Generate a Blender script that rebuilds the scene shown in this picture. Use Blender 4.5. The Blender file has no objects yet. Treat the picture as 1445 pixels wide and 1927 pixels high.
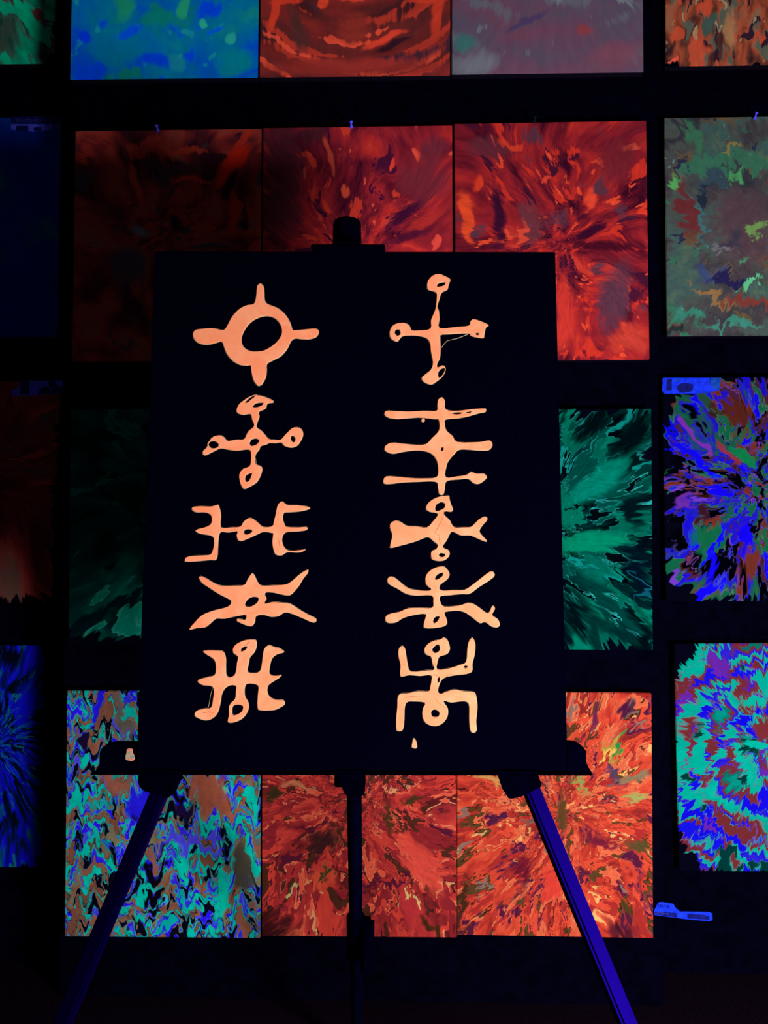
import bpy, bmesh, math
from mathutils import Vector, Matrix

# ---------------------------------------------------------------- camera
scene = bpy.context.scene
COL = scene.collection
F, CX, CY = 1448.0, 722.5, 963.5            # focal length and centre for the 1445 x 1927 frame
CAM_H = 0.97
PITCH, YAW, ROLL = math.radians(-1.853), math.radians(-1.469), math.radians(0.074)
_f = Vector((math.sin(YAW) * math.cos(PITCH), math.cos(YAW) * math.cos(PITCH), -math.sin(PITCH)))
_x = Vector((math.cos(YAW), -math.sin(YAW), 0))
_u = _x.cross(_f)
CX_AX = _x * math.cos(ROLL) + _u * math.sin(ROLL)
CU_AX = _u * math.cos(ROLL) - _x * math.sin(ROLL)
CAM = Vector((0, 0, CAM_H))
cam_data = bpy.data.cameras.new('camera')
cam_data.sensor_fit = 'VERTICAL'
cam_data.sensor_height = 36.0
cam_data.lens = F / 1927.0 * 36.0
cam_data.clip_start = 0.05
cam = bpy.data.objects.new('camera', cam_data)
COL.objects.link(cam)
M3 = Matrix((CX_AX, CU_AX, -_f)).transposed()
cam.matrix_world = Matrix.Translation(CAM) @ M3.to_4x4()
scene.camera = cam

# ---------------------------------------------------------------- light
world = bpy.data.worlds.new('dark_room')
scene.world = world
world.use_nodes = True
bg = world.node_tree.nodes['Background']
bg.inputs[0].default_value = (0.85, 0.8, 1.0, 1)
bg.inputs[1].default_value = 0.032
LAMP = Vector((1.22, 0.02, 0.20))
lamp_d = bpy.data.lights.new('floor_blacklight', 'AREA')
lamp_d.shape = 'RECTANGLE'
lamp_d.size, lamp_d.size_y = 0.50, 0.34
lamp_d.energy = 82
lamp_d.color = (1.0, 0.96, 1.0)
lamp = bpy.data.objects.new('floor_blacklight', lamp_d)
COL.objects.link(lamp)
lamp.location = LAMP
LAMP_DIR = (Vector((-0.30, 1.3, 0.95)) - LAMP).normalized()
lamp.rotation_euler = LAMP_DIR.to_track_quat('-Z', 'Z').to_euler()

vs = scene.view_settings
vs.view_transform = 'Standard'
vs.look = 'None'
vs.exposure = 0.0
vs.gamma = 1.0
vs.use_curve_mapping = False

# ---------------------------------------------------------------- geometry helpers
WALL_Y = 1.62            # front face of the pictures in the middle
SIDE_Y = 1.745           # front face of the pictures on the outer panels
THICK = 0.018

def ray(px, py):
    return CX_AX * ((px - CX) / F) + _f - CU_AX * ((py - CY) / F)

def on_y(px, py, y):
    d = ray(px, py)
    return CAM + d * (y / d.y)

def on_plane(px, py, o, n):
    d = ray(px, py)
    return CAM + d * ((o - CAM).dot(n) / d.dot(n))

def link(name, me, mats, parent=None):
    o = bpy.data.objects.new(name, me)
    for m in (mats if isinstance(mats, (list, tuple)) else [mats]):
        me.materials.append(m)
    COL.objects.link(o)
    if parent is not None:
        o.parent = parent
    return o

def tag(o, label=None, cat=None, group=None, kind=None):
    if label: o['label'] = label
    if cat: o['category'] = cat
    if group: o['group'] = group
    if kind: o['kind'] = kind
    return o

def bm_mesh(bm, name, smooth=False):
    bmesh.ops.recalc_face_normals(bm, faces=bm.faces)
    me = bpy.data.meshes.new(name)
    bm.to_mesh(me); bm.free()
    if smooth:
        for p in me.polygons: p.use_smooth = True
    return me

def box(bm, lo, hi, bevel=0.0):
    r = bmesh.ops.create_cube(bm, size=1.0)
    for v in r['verts']:
        v.co = Vector([lo[i] + (v.co[i] + 0.5) * (hi[i] - lo[i]) for i in range(3)])
    if bevel:
        es = list({e for v in r['verts'] for e in v.link_edges})
        bmesh.ops.bevel(bm, geom=es, offset=bevel, segments=2, affect='EDGES')

def prism(bm, pts, y0, y1):
    """polygon given as (x, z), extruded along y"""
    a = [bm.verts.new((p[0], y0, p[1])) for p in pts]
    b = [bm.verts.new((p[0], y1, p[1])) for p in pts]
    bm.faces.new(a); bm.faces.new(b[::-1])
    n = len(pts)
    for i in range(n):
        bm.faces.new((a[i], b[i], b[(i + 1) % n], a[(i + 1) % n]))

def tube(bm, p0, p1, r0, r1, seg=24):
    p0, p1 = Vector(p0), Vector(p1)
    q = (p1 - p0).to_track_quat('Z', 'Y')
    rings = []
    for p, r in ((p0, r0), (p1, r1)):
        rings.append([bm.verts.new(p + q @ Vector((r * math.cos(t), r * math.sin(t), 0)))
                      for t in [2 * math.pi * i / seg for i in range(seg)]])
    for i in range(seg):
        bm.faces.new((rings[0][i], rings[0][(i + 1) % seg], rings[1][(i + 1) % seg], rings[1][i]))
    bm.faces.new(rings[0][::-1]); bm.faces.new(rings[1])

def lathe(bm, prof, seg=28, mat=Matrix.Identity(4)):
    rings = []
    for r, z in prof:
        if r < 1e-6:
            rings.append([bm.verts.new(mat @ Vector((0, 0, z)))])
        else:
            rings.append([bm.verts.new(mat @ Vector((r * math.cos(2 * math.pi * i / seg), r * math.sin(2 * math.pi * i / seg), z))) for i in range(seg)])
    for a, b in zip(rings, rings[1:]):
        for i in range(seg):
            j = (i + 1) % seg
            if len(a) == 1 and len(b) == 1: continue
            if len(a) == 1: bm.faces.new((a[0], b[j], b[i]))
            elif len(b) == 1: bm.faces.new((a[i], a[j], b[0]))
            else: bm.faces.new((a[i], a[j], b[j], b[i]))

def smooth_loop(pts, n=4):
    out = []
    N = len(pts)
    for i in range(N):
        p0, p1, p2, p3 = pts[i - 1], pts[i], pts[(i + 1) % N], pts[(i + 2) % N]
        for k in range(n):
            t = k / n
            out.append(tuple(0.5 * (2 * p1[c] + (p2[c] - p0[c]) * t + (2 * p0[c] - 5 * p1[c] + 4 * p2[c] - p3[c]) * t * t
                       + (3 * p1[c] - p0[c] - 3 * p2[c] + p3[c]) * t ** 3) for c in (0, 1)))
    return out

def filled(loops, depth, bevel=0.0, offset=0.0):
    """flat shape with holes: loops of (x, y); returns a mesh lying in xy, extruded in z by +-depth"""
    cu = bpy.data.curves.new('outline', 'CURVE')
    cu.dimensions = '2D'; cu.fill_mode = 'BOTH'
    cu.extrude = depth; cu.bevel_depth = bevel; cu.bevel_resolution = 1; cu.offset = offset
    for lp in loops:
        s = cu.splines.new('POLY')
        s.points.add(len(lp) - 1)
        for p, q in zip(s.points, lp): p.co = (q[0], q[1], 0, 1)
        s.use_cyclic_u = True
    o = bpy.data.objects.new('outline', cu)
    COL.objects.link(o)
    dg = bpy.context.evaluated_depsgraph_get()
    me = bpy.data.meshes.new_from_object(o.evaluated_get(dg))
    bpy.data.objects.remove(o); bpy.data.curves.remove(cu)
    return me

def text_mesh(s, size, depth=0.0001):
    cu = bpy.data.curves.new('text', 'FONT')
    cu.body = s; cu.size = size; cu.extrude = depth
    o = bpy.data.objects.new('text', cu)
    COL.objects.link(o)
    dg = bpy.context.evaluated_depsgraph_get()
    me = bpy.data.meshes.new_from_object(o.evaluated_get(dg))
    bpy.data.objects.remove(o); bpy.data.curves.remove(cu)
    return me

# ---------------------------------------------------------------- colours and node expressions
def s2l(c):
    c = max(c, 0) / 255.0
    return c / 12.92 if c <= 0.04045 else ((c + 0.055) / 1.055) ** 2.4

def lin(rgb, k=1.0):
    return tuple(min(s2l(c) * k, 0.98) for c in rgb)

class Ex:
    """a socket of a shader tree with arithmetic"""
    T = None
    def __init__(s, sock): s.s = sock
    def __add__(a, b): return fm('ADD', a, b)
    __radd__ = __add__
    def __sub__(a, b): return fm('SUBTRACT', a, b)
    def __rsub__(a, b): return fm('SUBTRACT', b, a)
    def __mul__(a, b): return fm('MULTIPLY', a, b)
    __rmul__ = __mul__
    def __truediv__(a, b): return fm('DIVIDE', a, b)

def put(inp, v):
    if isinstance(v, Ex): Ex.T.links.new(v.s, inp)
    else: inp.default_value = v

def fm(op, a, b=0.0, c=None, clamp=False):
    n = Ex.T.nodes.new('ShaderNodeMath'); n.operation = op; n.use_clamp = clamp
    put(n.inputs[0], a); put(n.inputs[1], b)
    if c is not None: put(n.inputs[2], c)
    return Ex(n.outputs[0])

def xyz(x, y, z=0.0):
    n = Ex.T.nodes.new('ShaderNodeCombineXYZ')
    put(n.inputs[0], x); put(n.inputs[1], y); put(n.inputs[2], z)
    return Ex(n.outputs[0])

def sep(v):
    n = Ex.T.nodes.new('ShaderNodeSeparateXYZ'); put(n.inputs[0], v)
    return [Ex(o) for o in n.outputs]

def noise(v, scale=1.0, detail=2.0, rough=0.5, dist=0.0, vec=False):
    n = Ex.T.nodes.new('ShaderNodeTexNoise')
    put(n.inputs['Vector'], v)
    n.inputs['Scale'].default_value = scale
    n.inputs['Detail'].default_value = detail
    n.inputs['Roughness'].default_value = rough
    n.inputs['Distortion'].default_value = dist
    return Ex(n.outputs['Color' if vec else 'Fac'])

def smooth(x, a, b):
    n = Ex.T.nodes.new('ShaderNodeMapRange'); n.interpolation_type = 'SMOOTHSTEP'
    put(n.inputs[0], x); n.inputs[1].default_value = a; n.inputs[2].default_value = b
    return Ex(n.outputs[0])

def mix(f, a, b):
    n = Ex.T.nodes.new('ShaderNodeMix'); n.data_type = 'RGBA'
    put(n.inputs[0], f)
    for i, c in ((6, a), (7, b)):
        if isinstance(c, Ex): put(n.inputs[i], c)
        else: n.inputs[i].default_value = (*c, 1)
    return Ex(n.outputs[2])

def gain(c, f):
    """colour times a factor"""
    n = Ex.T.nodes.new('ShaderNodeVectorMath'); n.operation = 'SCALE'
    put(n.inputs[0], c); put(n.inputs['Scale'], f)
    return Ex(n.outputs[0])

def ramp(f, stops, interp='LINEAR'):
    n = Ex.T.nodes.new('ShaderNodeValToRGB'); cr = n.color_ramp; cr.interpolation = interp
    put(n.inputs[0], f)
    while len(cr.elements) < len(stops): cr.elements.new(0.5)
    for e, (p, c) in zip(cr.elements, stops):
        e.position = p; e.color = (*c, 1)
    return Ex(n.outputs[0])

def plain(name, color, rough=0.6, spec=0.0, metal=0.0, grain=None):
    m = bpy.data.materials.new(name); m.use_nodes = True
    t = m.node_tree; b = t.nodes['Principled BSDF']
    b.inputs['Base Color'].default_value = (*color, 1)
    b.inputs['Roughness'].default_value = rough
    b.inputs['Specular IOR Level'].default_value = spec
    b.inputs['Metallic'].default_value = metal
    if grain:
        Ex.T = t
        tc = t.nodes.new('ShaderNodeTexCoord')
        n = noise(Ex(tc.outputs['Object']), grain[0], 3)
        put(b.inputs['Base Color'], mix(smooth(n, .3, .7), tuple(c * (1 - grain[1]) for c in color), tuple(c * (1 + grain[1]) for c in color)))
    return m

M_WALL = plain('black_felt', (0.0006, 0.0005, 0.0034), 0.95, grain=(40, .35))
M_FLOOR = plain('black_carpet', (0.014, 0.005, 0.016), 1.0, grain=(300, .6))
M_BOARD = plain('black_canvas', (0.0003, 0.0003, 0.0034), 0.9, grain=(300, .25))
M_EDGE = plain('canvas_edge', (0.004, 0.003, 0.008), 0.9, grain=(200, .3))
M_PLASTIC = plain('black_plastic', (0.0002, 0.0002, 0.0030), 0.7, grain=(60, .3))
M_POST = plain('dark_post', (0.0004, 0.0004, 0.0042), 0.7, grain=(60, .3))
M_LEG = plain('blue_reflecting_tube', (0.0024, 0.0002, 0.066), 0.50, 0.0, 0.9, grain=(8, .05))
M_PAPER = plain('paper_glowing_blue', (0.008, 0.030, 0.70), 0.9, grain=(90, .25))
M_PAPER2 = plain('paper_translucent_film', (0.006, 0.05, 0.35), 0.9, grain=(90, .3))
M_PAPER_LIFTED = plain('paper_brightened_for_shade', (0.10, 0.10, 0.97), 0.9, grain=(90, .15))  # same sticker paper, colour raised to offset the shadow over the left stickers
M_INK = plain('printed_ink', (0.006, 0.008, 0.12), 0.9, grain=(90, .3))
M_PIN = plain('pin_plastic', (0.09, 0.07, 0.95), 0.5, grain=(200, .2))
M_PIN_DARK = plain('dark_pin_plastic', (0.004, 0.006, 0.012), 0.5, grain=(200, .2))

# ---------------------------------------------------------------- setting
FACE = WALL_Y + THICK + 0.001
SFACE = SIDE_Y + THICK + 0.001
xl, xr = on_y(123, 960, FACE).x, on_y(1241, 960, FACE).x
bm = bmesh.new(); box(bm, (xl, FACE, 0.0), (xr, SFACE + 0.04, 2.6), 0.002)
tag(link('wall_center', bm_mesh(bm, 'wall_center'), M_WALL), kind='structure')
bm = bmesh.new(); box(bm, (-2.2, SFACE, 0.0), (xl - 0.001, SFACE + 0.05, 2.6))
tag(link('wall_left', bm_mesh(bm, 'wall_left'), M_WALL), kind='structure')
bm = bmesh.new(); box(bm, (xr + 0.001, SFACE, 0.0), (2.6, SFACE + 0.05, 2.6))
tag(link('wall_right', bm_mesh(bm, 'wall_right'), M_WALL), kind='structure')
bm = bmesh.new(); box(bm, (-2.2, -2.2, -0.05), (2.6, SFACE + 0.05, 0.0))
tag(link('floor', bm_mesh(bm, 'floor'), M_FLOOR), kind='structure')

# ---------------------------------------------------------------- paintings
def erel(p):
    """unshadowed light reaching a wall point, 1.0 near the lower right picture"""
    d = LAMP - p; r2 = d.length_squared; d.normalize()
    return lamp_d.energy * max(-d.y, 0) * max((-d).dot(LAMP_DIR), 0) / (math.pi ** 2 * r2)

PW, PH = 0.4064, 0.508

def rect_fit(q, y):
    tl, tr, br, bl = [on_y(a, b, y) for a, b in q]
    c = (tl + tr + br + bl) / 4
    ex = ((tr - tl) + (br - bl)) / 2; ez = ((tl - bl) + (tr - br)) / 2
    ang = (math.atan2(ex.z, ex.x) + math.atan2(-ez.x, ez.z)) / 2
    return c, ang, ex.length, ez.length

def painting_mat(name, spec, c, y, ang):
    """coordinates run in hundreds of photo pixels of the picture's own surface"""
    m = bpy.data.materials.new(name); m.use_nodes = True
    t = m.node_tree; Ex.T = t
    b = t.nodes['Principled BSDF']
    b.inputs['Roughness'].default_value = 0.8
    b.inputs['Specular IOR Level'].default_value = 0.0
    k = F / y / 100.0
    d = c - CAM
    depth = d.dot(_f)
    cpx = (CX + F * d.dot(CX_AX) / depth) / 100; cpy = (CY - F * d.dot(CU_AX) / depth) / 100
    tc = t.nodes.new('ShaderNodeTexCoord')
    x, _, z = sep(Ex(tc.outputs['Object']))
    X = x * k + cpx
    Y = z * (-k) + cpy
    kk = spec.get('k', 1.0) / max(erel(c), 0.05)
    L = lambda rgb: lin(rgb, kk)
    seed = spec.get('seed', 0.0)
    cx, cy = spec['c']
    bend, soft = spec.get('bend', 0.5), spec.get('soft', 0.4)
    bvx, bvy, _b = sep(noise(xyz(X, Y, seed + 5.0), 0.6, 1.0, 0.5, 0.0, True))
    ox, oy = (bvx - 0.5) * (2 * bend) - cx, (bvy - 0.5) * (2 * bend) - cy
    dx, dy = X + ox, Y + oy
    r = fm('SQRT', dx * dx + dy * dy + 0.0004)
    nx, ny = dx / (r + soft), dy / (r + soft)
    sf, sr = spec.get('sf', 5.0), spec.get('sr', 0.5)
    s = noise(xyz(nx * sf + seed, ny * sf, r * sr), 1.0, spec.get('sd', 2.0), 0.55)
    s2 = noise(xyz(nx * sf * 3.1 + seed, ny * sf * 3.1, r * sr * 1.4), 1.0, 1.0, 0.5)
    # fine brush streaks used to feather every edge
    fd, ff, fr, fa = spec.get('fine', ('radial', 34.0, 1.4, 0.10))
    if fd == 'radial': fv = xyz(nx * ff, ny * ff, r * fr + seed)
    elif fd == 'tang': fv = xyz(nx * fr, ny * fr, r * ff + seed)
    elif fd == 'tall': fv = xyz(X * ff, Y * fr, seed)
    else: fv = xyz(X * ff, Y * ff, seed)
    fine = (noise(fv, 1.0, 2.0, 0.55) - 0.5) * (2 * fa)
    A, B, bs = spec.get('A', 0.3), spec.get('B', 0.15), spec.get('bs', 1.5)
    disp = (s - 0.5) * (2 * A) + (s2 - 0.5) * (spec.get('A2', 0.3) * 2 * A)
    wv = noise(xyz(X, Y, seed), bs, 2.0, 0.5, 0.0, True)
    wx, wy, _z = sep(wv)
    # teeth that hang along one fixed direction
    gx, gy, gf = spec.get('drip', (0, 0, 1.0))
    if gx or gy:
        g = noise(xyz(X * (gf if gy else 0.35), Y * (gf if gx else 0.35), seed + 3.0), 1.0, 1.5, 0.5) - 0.5
        dxx, dyy = g * gx, g * gy
    else:
        dxx = dyy = 0.0
    Xw = X + nx * disp + (wx - 0.5) * (2 * B) + dxx
    Yw = Y + ny * disp + (wy - 0.5) * (2 * B) + dyy
    ex, ey = Xw + ox, Yw + oy
    rw = fm('SQRT', ex * ex + ey * ey + 0.0004)
    mx, my = ex / (rw + soft), ey / (rw + soft)

    def field(kind, scale, off, detail=1.0, aux=1.0):
        if kind == 'flat':
            return noise(xyz(Xw + off, Yw, off * 1.7 + seed), scale, detail, 0.5)
        if kind == 'burst':     # long along the radius
            return noise(xyz(mx * scale + off, my * scale, rw * aux + seed), 1.0, detail, 0.5)
        if kind == 'ring':      # long around the centre
            return noise(xyz(mx * aux + off, my * aux, rw * scale + seed), 1.0, detail, 0.5)
        if kind == 'wide':      # long in x
            return noise(xyz(Xw * aux + off, Yw * scale, seed + off), 1.0, detail, 0.5)
        if kind == 'tall':
            return noise(xyz(Xw * scale + off, Yw * aux, seed + off), 1.0, detail, 0.5)

    kind, sc, aux, det = spec['field']
    f0 = field(kind, sc, 0.0, det, aux) + fine * 0.5
    col = ramp(f0, [(p, L(cc)) for p, cc in spec['base']], spec.get('interp', 'LINEAR'))
    for i, ly in enumerate(spec.get('layers', [])):
        kd, sc, aux, th, sw, cc = ly[:6]
        fi = field(kd, sc, 7.3 * (i + 1), ly[6] if len(ly) > 6 else 1.0, aux) + fine
        msk = smooth(fi, th, th + sw)
        if len(ly) > 7:         # a paint rim around the patch
            rim = smooth(fi, th - ly[8], th) 
            col = mix(rim, col, L(ly[7]))
        col = mix(msk, col, L(cc))
    for bl in spec.get('blobs', []):
        bx, by, rx, ry, an, cc, soft = bl
        ca, sa = math.cos(math.radians(an)), math.sin(math.radians(an))
        ux, uy = Xw - bx / 100, Yw - by / 100
        a = (ux * ca + uy * sa) / (rx / 100); bb = (uy * ca - ux * sa) / (ry / 100)
        dd = a * a + bb * bb + fine * spec.get('bf', 6.0)
        col = mix(smooth(dd, 1 + soft, max(1 - soft, 0.02)), col, L(cc))
    gr = spec.get('grain', (0.0, 0, 0))
    if gr[0]:
        if spec.get('gflat'):
            gn = noise(xyz(X * gr[1], Y * gr[2], seed), 1.0, 3.0, 0.6)
        else:
            gn = noise(xyz(nx * gr[1] + (wx - .5), ny * gr[1], rw * gr[2]), 1.0, 3.0, 0.6)
        col = gain(col, (gn - 0.5) * (2 * gr[0]) + 1.0)
    for ln in spec.get('lines', []):        # thin bright rims of paint
        kd, sc, aux, th, w, cc, st = ln
        fi = field(kd, sc, 31.7, 1.0, aux)
        col = mix(fm('MULTIPLY', smooth(fm('ABSOLUTE', fi - th), w, w * 0.25), st), col, L(cc))
    if 'edge' in spec:                      # bare black canvas beyond the paint
        hx, hy, rad, ox, oy, soft = spec['edge']
        qx = fm('MAXIMUM', fm('ABSOLUTE', Xw - ox) - (hx - rad), 0.0)
        qy = fm('MAXIMUM', fm('ABSOLUTE', Yw - oy) - (hy - rad), 0.0)
        sd = fm('SQRT', qx * qx + qy * qy) - rad + fine * spec.get('ef', 1.0)
        col = mix(smooth(sd, 0.0, soft), col, (0.001, 0.001, 0.005))
    put(b.inputs['Base Color'], col)
    return m

RED = [(.30, (58, 12, 34)), (.40, (104, 22, 38)), (.48, (134, 30, 42)), (.56, (158, 36, 42)), (.64, (182, 42, 40)), (.72, (206, 58, 46))]
HOT = [(.28, (92, 36, 30)), (.38, (158, 44, 40)), (.46, (206, 60, 46)), (.54, (230, 76, 52)), (.62, (238, 94, 64)), (.70, (246, 140, 92))]
BK = (1, 1, 8)

# label, quad of photo points, depth, recipe
P = []
def pic(label, quad, y, **spec): P.append((label, quad, y, spec))

# ---- top row
pic('green splatter painting cut by the upper left corner of the photo', ((-226, -300), (114, -300), (108, 138), (-230, 140)), SIDE_Y,
    c=(-.3, -1.3), sf=9, sr=.5, A=.40, B=.08, bend=.3, field=('burst', 7, 1.3, 2), seed=1.1, fine=('radial', 44, 1.0, .14),
    base=[(.38, (14, 36, 30)), (.46, (28, 56, 46)), (.50, (22, 70, 54)), (.56, (0, 92, 68)), (.66, (0, 110, 80))],
    layers=[('burst', 8, 1.6, .58, .05, (30, 46, 38)), ('burst', 7, 1.8, .60, .04, (58, 36, 32)), ('burst', 9, 1.4, .60, .04, (0, 112, 80), 1, (30, 70, 56), .03)],
    blobs=[(22, 24, 30, 12, 20, (0, 104, 76), .3), (78, 66, 12, 40, -35, (0, 110, 78), .3), (104, 45, 10, 12, -30, (0, 112, 80), .3), (85, 42, 10, 16, -40, (66, 36, 34), .4), (106, 90, 5, 16, 0, (58, 34, 32), .4)],
    grain=(.35, 30, 1.0), edge=(1.72, 2.3, .5, -.6, -.9, .04))
pic('blue and teal painting in the top row, soft brush dabs', ((139, -302), (488, -304), (487, 159), (132, 162)), WALL_Y,
    c=(3.1, -1.5), sf=3, sr=.8, A=.20, B=.25, bs=1.2, field=('flat', 1.0, 1, 2), seed=2.3, fine=('tall', 8, 5, .16), bf=5, k=.88,
    base=[(.32, (0, 60, 160)), (.42, (0, 76, 142)), (.52, (0, 86, 130)), (.62, (0, 92, 122)), (.72, (8, 104, 108))],
    layers=[('flat', 1.5, 1, .60, .14, (4, 96, 94)), ('flat', 1.6, 1, .64, .12, (0, 54, 180)), ('flat', 2.6, 1, .66, .10, (14, 112, 126))],
    blobs=[(150, 78, 18, 13, 30, (0, 44, 196), .8), (245, 62, 28, 11, -20, (0, 62, 186), .9), (290, 128, 36, 13, 0, (0, 50, 176), .9),
           (238, 15, 17, 24, 30, (16, 112, 88), .8), (350, 15, 11, 14, 20, (24, 128, 92), .6), (390, 48, 7, 8, 0, (30, 140, 114), .6), (436, 86, 11, 10, 0, (26, 128, 118), .6),
           (330, 122, 14, 18, 0, (12, 102, 122), .7), (310, 38, 44, 14, -10, (4, 100, 94), .9), (408, 66, 14, 5, -35, (0, 72, 190), .7), (180, 58, 6, 8, 0, (10, 110, 130), .6), (450, 130, 36, 24, 0, (0, 100, 116), .9)],
    grain=(.18, 7, 3), gflat=True)
pic('red and orange painting with curved rings in the top row', ((492, -306), (850, -308), (845, 150), (489, 158)), WALL_Y,
    c=(6.65, -1.3), sf=5, sr=1.0, A=.10, B=.08, bs=2.2, bend=.12, field=('ring', 1.5, 1.2, 2), seed=3.7, fine=('tall', 11, 1.4, .10), k=.68,
    base=[(.34, (66, 28, 32)), (.44, (92, 34, 34)), (.52, (112, 36, 34)), (.60, (128, 40, 36)), (.70, (148, 44, 36))],
    layers=[('ring', 3.4, 1.0, .585, .04, (166, 50, 38)), ('ring', 3.8, 1.3, .62, .04, (206, 70, 48)), ('ring', 2.4, 1.6, .63, .06, (62, 34, 46))],
    blobs=[(512, 24, 8, 40, 10, (196, 56, 36), .5), (538, 4, 30, 7, 0, (198, 56, 36), .6), (606, 6, 9, 12, 0, (208, 62, 40), .5), (665, 2, 24, 8, 0, (206, 62, 42), .5),
           (808, 3, 30, 8, 0, (198, 58, 36), .6), (824, 34, 10, 44, 6, (186, 54, 36), .6), (725, 82, 42, 7, -25, (204, 60, 42), .7), (742, 92, 36, 6, -25, (48, 22, 34), .7), (560, 60, 14, 44, -20, (78, 40, 38), .9),
           (670, 135, 170, 16, 0, (136, 42, 38), 1.0), (668, 60, 30, 26, 0, (132, 44, 36), .9)],
    grain=(.35, 2, 7))
pic('mauve and grey painting in the top row', ((852, -309), (1207, -314), (1211, 139), (848, 149)), WALL_Y,
    c=(10.3, -2.2), sf=7, sr=.6, A=.22, B=.12, bs=1.6, bend=.2, field=('ring', .9, 1.2, 2), seed=4.4, fine=('radial', 46, .8, .16), k=.9, bf=4,
    base=[(.34, (66, 62, 80)), (.44, (76, 66, 82)), (.52, (88, 60, 78)), (.60, (92, 62, 78)), (.70, (80, 80, 90))],
    layers=[('ring', 1.3, 1.4, .58, .12, (84, 84, 94)), ('burst', 9, 1.6, .68, .08, (98, 104, 108)), ('flat', 1.4, 1, .66, .14, (108, 52, 64))],
    blobs=[(872, 82, 18, 18, 30, (50, 92, 90), 1.0), (990, 42, 44, 6, -28, (66, 52, 84), .9), (1100, 60, 14, 11, -20, (118, 52, 60), .9), (900, 122, 34, 20, -10, (94, 98, 106), 1.0), (1155, 112, 40, 24, 0, (102, 60, 76), 1.0), (1000, 70, 60, 12, -6, (94, 58, 76), 1.0)],
    grain=(.2, 22, 2))
pic('brown and orange dripping painting cut by the upper right corner', ((1248, -300), (1588, -304), (1592, 130), (1254, 136)), SIDE_Y,
    c=(14.2, -2.5), sf=9, sr=1.2, A=.30, B=.16, bs=3.2, drip=(0, .6, 6.0), field=('tall', 4.2, 1.6, 2), seed=5.2, fine=('tall', 14, 2.0, .10), k=.9,
    base=[(.32, (44, 24, 30)), (.42, (84, 42, 32)), (.50, (116, 54, 36)), (.58, (140, 64, 42)), (.66, (110, 84, 62))],
    layers=[('tall', 3.6, 1.4, .57, .04, (72, 76, 64)), ('tall', 4.6, 2.0, .60, .04, (40, 22, 34)), ('tall', 3.8, 1.8, .61, .04, (160, 62, 40)), ('tall', 6.0, 2.6, .67, .03, (132, 112, 84))],
    blobs=[(1264, 130, 12, 4, 0, (210, 72, 54), .3), (1330, 50, 14, 22, 0, (52, 70, 62), .6), (1372, 60, 12, 40, 0, (140, 100, 66), .7), (1310, 105, 16, 30, 0, (160, 64, 42), .6)],
    grain=(.35, 10, 3), gflat=True, edge=(1.85, 2.2, .1, 14.26, -.86, .03))

# ---- second row
pic('dark blue painting at the left edge with a bright sticker', ((-218, 222), (119, 220), (112, 634), (-230, 636)), SIDE_Y,
    c=(-.4, 4.2), A=.3, B=.2, field=('flat', 1.0, 1, 2), seed=6.1, k=.7,
    base=[(.3, (0, 24, 110)), (.5, (0, 34, 126)), (.62, (0, 54, 110)), (.7, (10, 84, 100))],
    grain=(.2, 6, 2))
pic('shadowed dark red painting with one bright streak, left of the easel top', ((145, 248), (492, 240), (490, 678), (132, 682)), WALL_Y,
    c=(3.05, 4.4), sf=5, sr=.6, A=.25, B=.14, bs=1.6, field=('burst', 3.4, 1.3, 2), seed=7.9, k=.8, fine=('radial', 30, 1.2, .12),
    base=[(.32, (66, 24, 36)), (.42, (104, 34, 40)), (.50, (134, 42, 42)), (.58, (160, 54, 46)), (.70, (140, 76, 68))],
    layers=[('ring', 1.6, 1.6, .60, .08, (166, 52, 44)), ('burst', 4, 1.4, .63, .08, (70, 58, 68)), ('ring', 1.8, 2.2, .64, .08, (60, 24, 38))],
    blobs=[(436, 305, 54, 15, -52, (240, 44, 24), .8), (462, 255, 30, 8, -48, (196, 50, 36), .7), (345, 278, 44, 7, 4, (190, 62, 46), .8), (360, 336, 32, 6, 0, (210, 58, 42), .7), (446, 400, 10, 44, -4, (190, 44, 36), .8),
           (340, 314, 44, 14, 0, (84, 44, 54), .9), (262, 430, 20, 10, 20, (110, 116, 124), .9), (255, 340, 8, 40, -20, (190, 66, 50), .8), (330, 415, 12, 14, 0, (36, 20, 36), .7), (245, 500, 30, 36, -20, (74, 66, 76), 1.0), (430, 350, 12, 30, 20, (50, 20, 34), .8)],
    grain=(.3, 20, 1))
pic('red burst painting directly behind the easel clamp', ((495, 240), (850, 236), (853, 678), (493, 680)), WALL_Y,
    c=(6.75, 5.3), sf=8, sr=.5, A=.45, B=.12, bs=1.8, bend=.7, soft=.8, field=('burst', 6.5, 1.0, 3), seed=8.3, base=RED, k=.9, fine=('radial', 46, 1.1, .16),
    layers=[('burst', 9, 1.2, .63, .06, (196, 54, 42)), ('burst', 7, 1.0, .64, .05, (68, 16, 46)), ('burst', 10, 2.2, .69, .04, (216, 76, 56))],
    blobs=[(525, 330, 40, 130, 0, (86, 34, 48), 1.0), (770, 395, 56, 13, -38, (60, 14, 46), .8), (800, 415, 44, 10, -30, (170, 42, 42), .7), (788, 276, 9, 11, 20, (224, 74, 58), .5), (820, 455, 9, 16, 20, (220, 70, 60), .5),
           (740, 306, 4, 14, 15, (220, 60, 44), .5), (800, 330, 44, 44, 0, (112, 36, 50), 1.0), (820, 270, 24, 24, 0, (108, 36, 50), 1.0), (620, 290, 5, 30, -14, (190, 66, 50), .7), (650, 350, 7, 12, 0, (206, 72, 52), .6), (590, 250, 30, 12, 0, (80, 30, 42), .9), (770, 445, 40, 8, -20, (78, 18, 44), .8)],
    grain=(.42, 40, .9))
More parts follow.
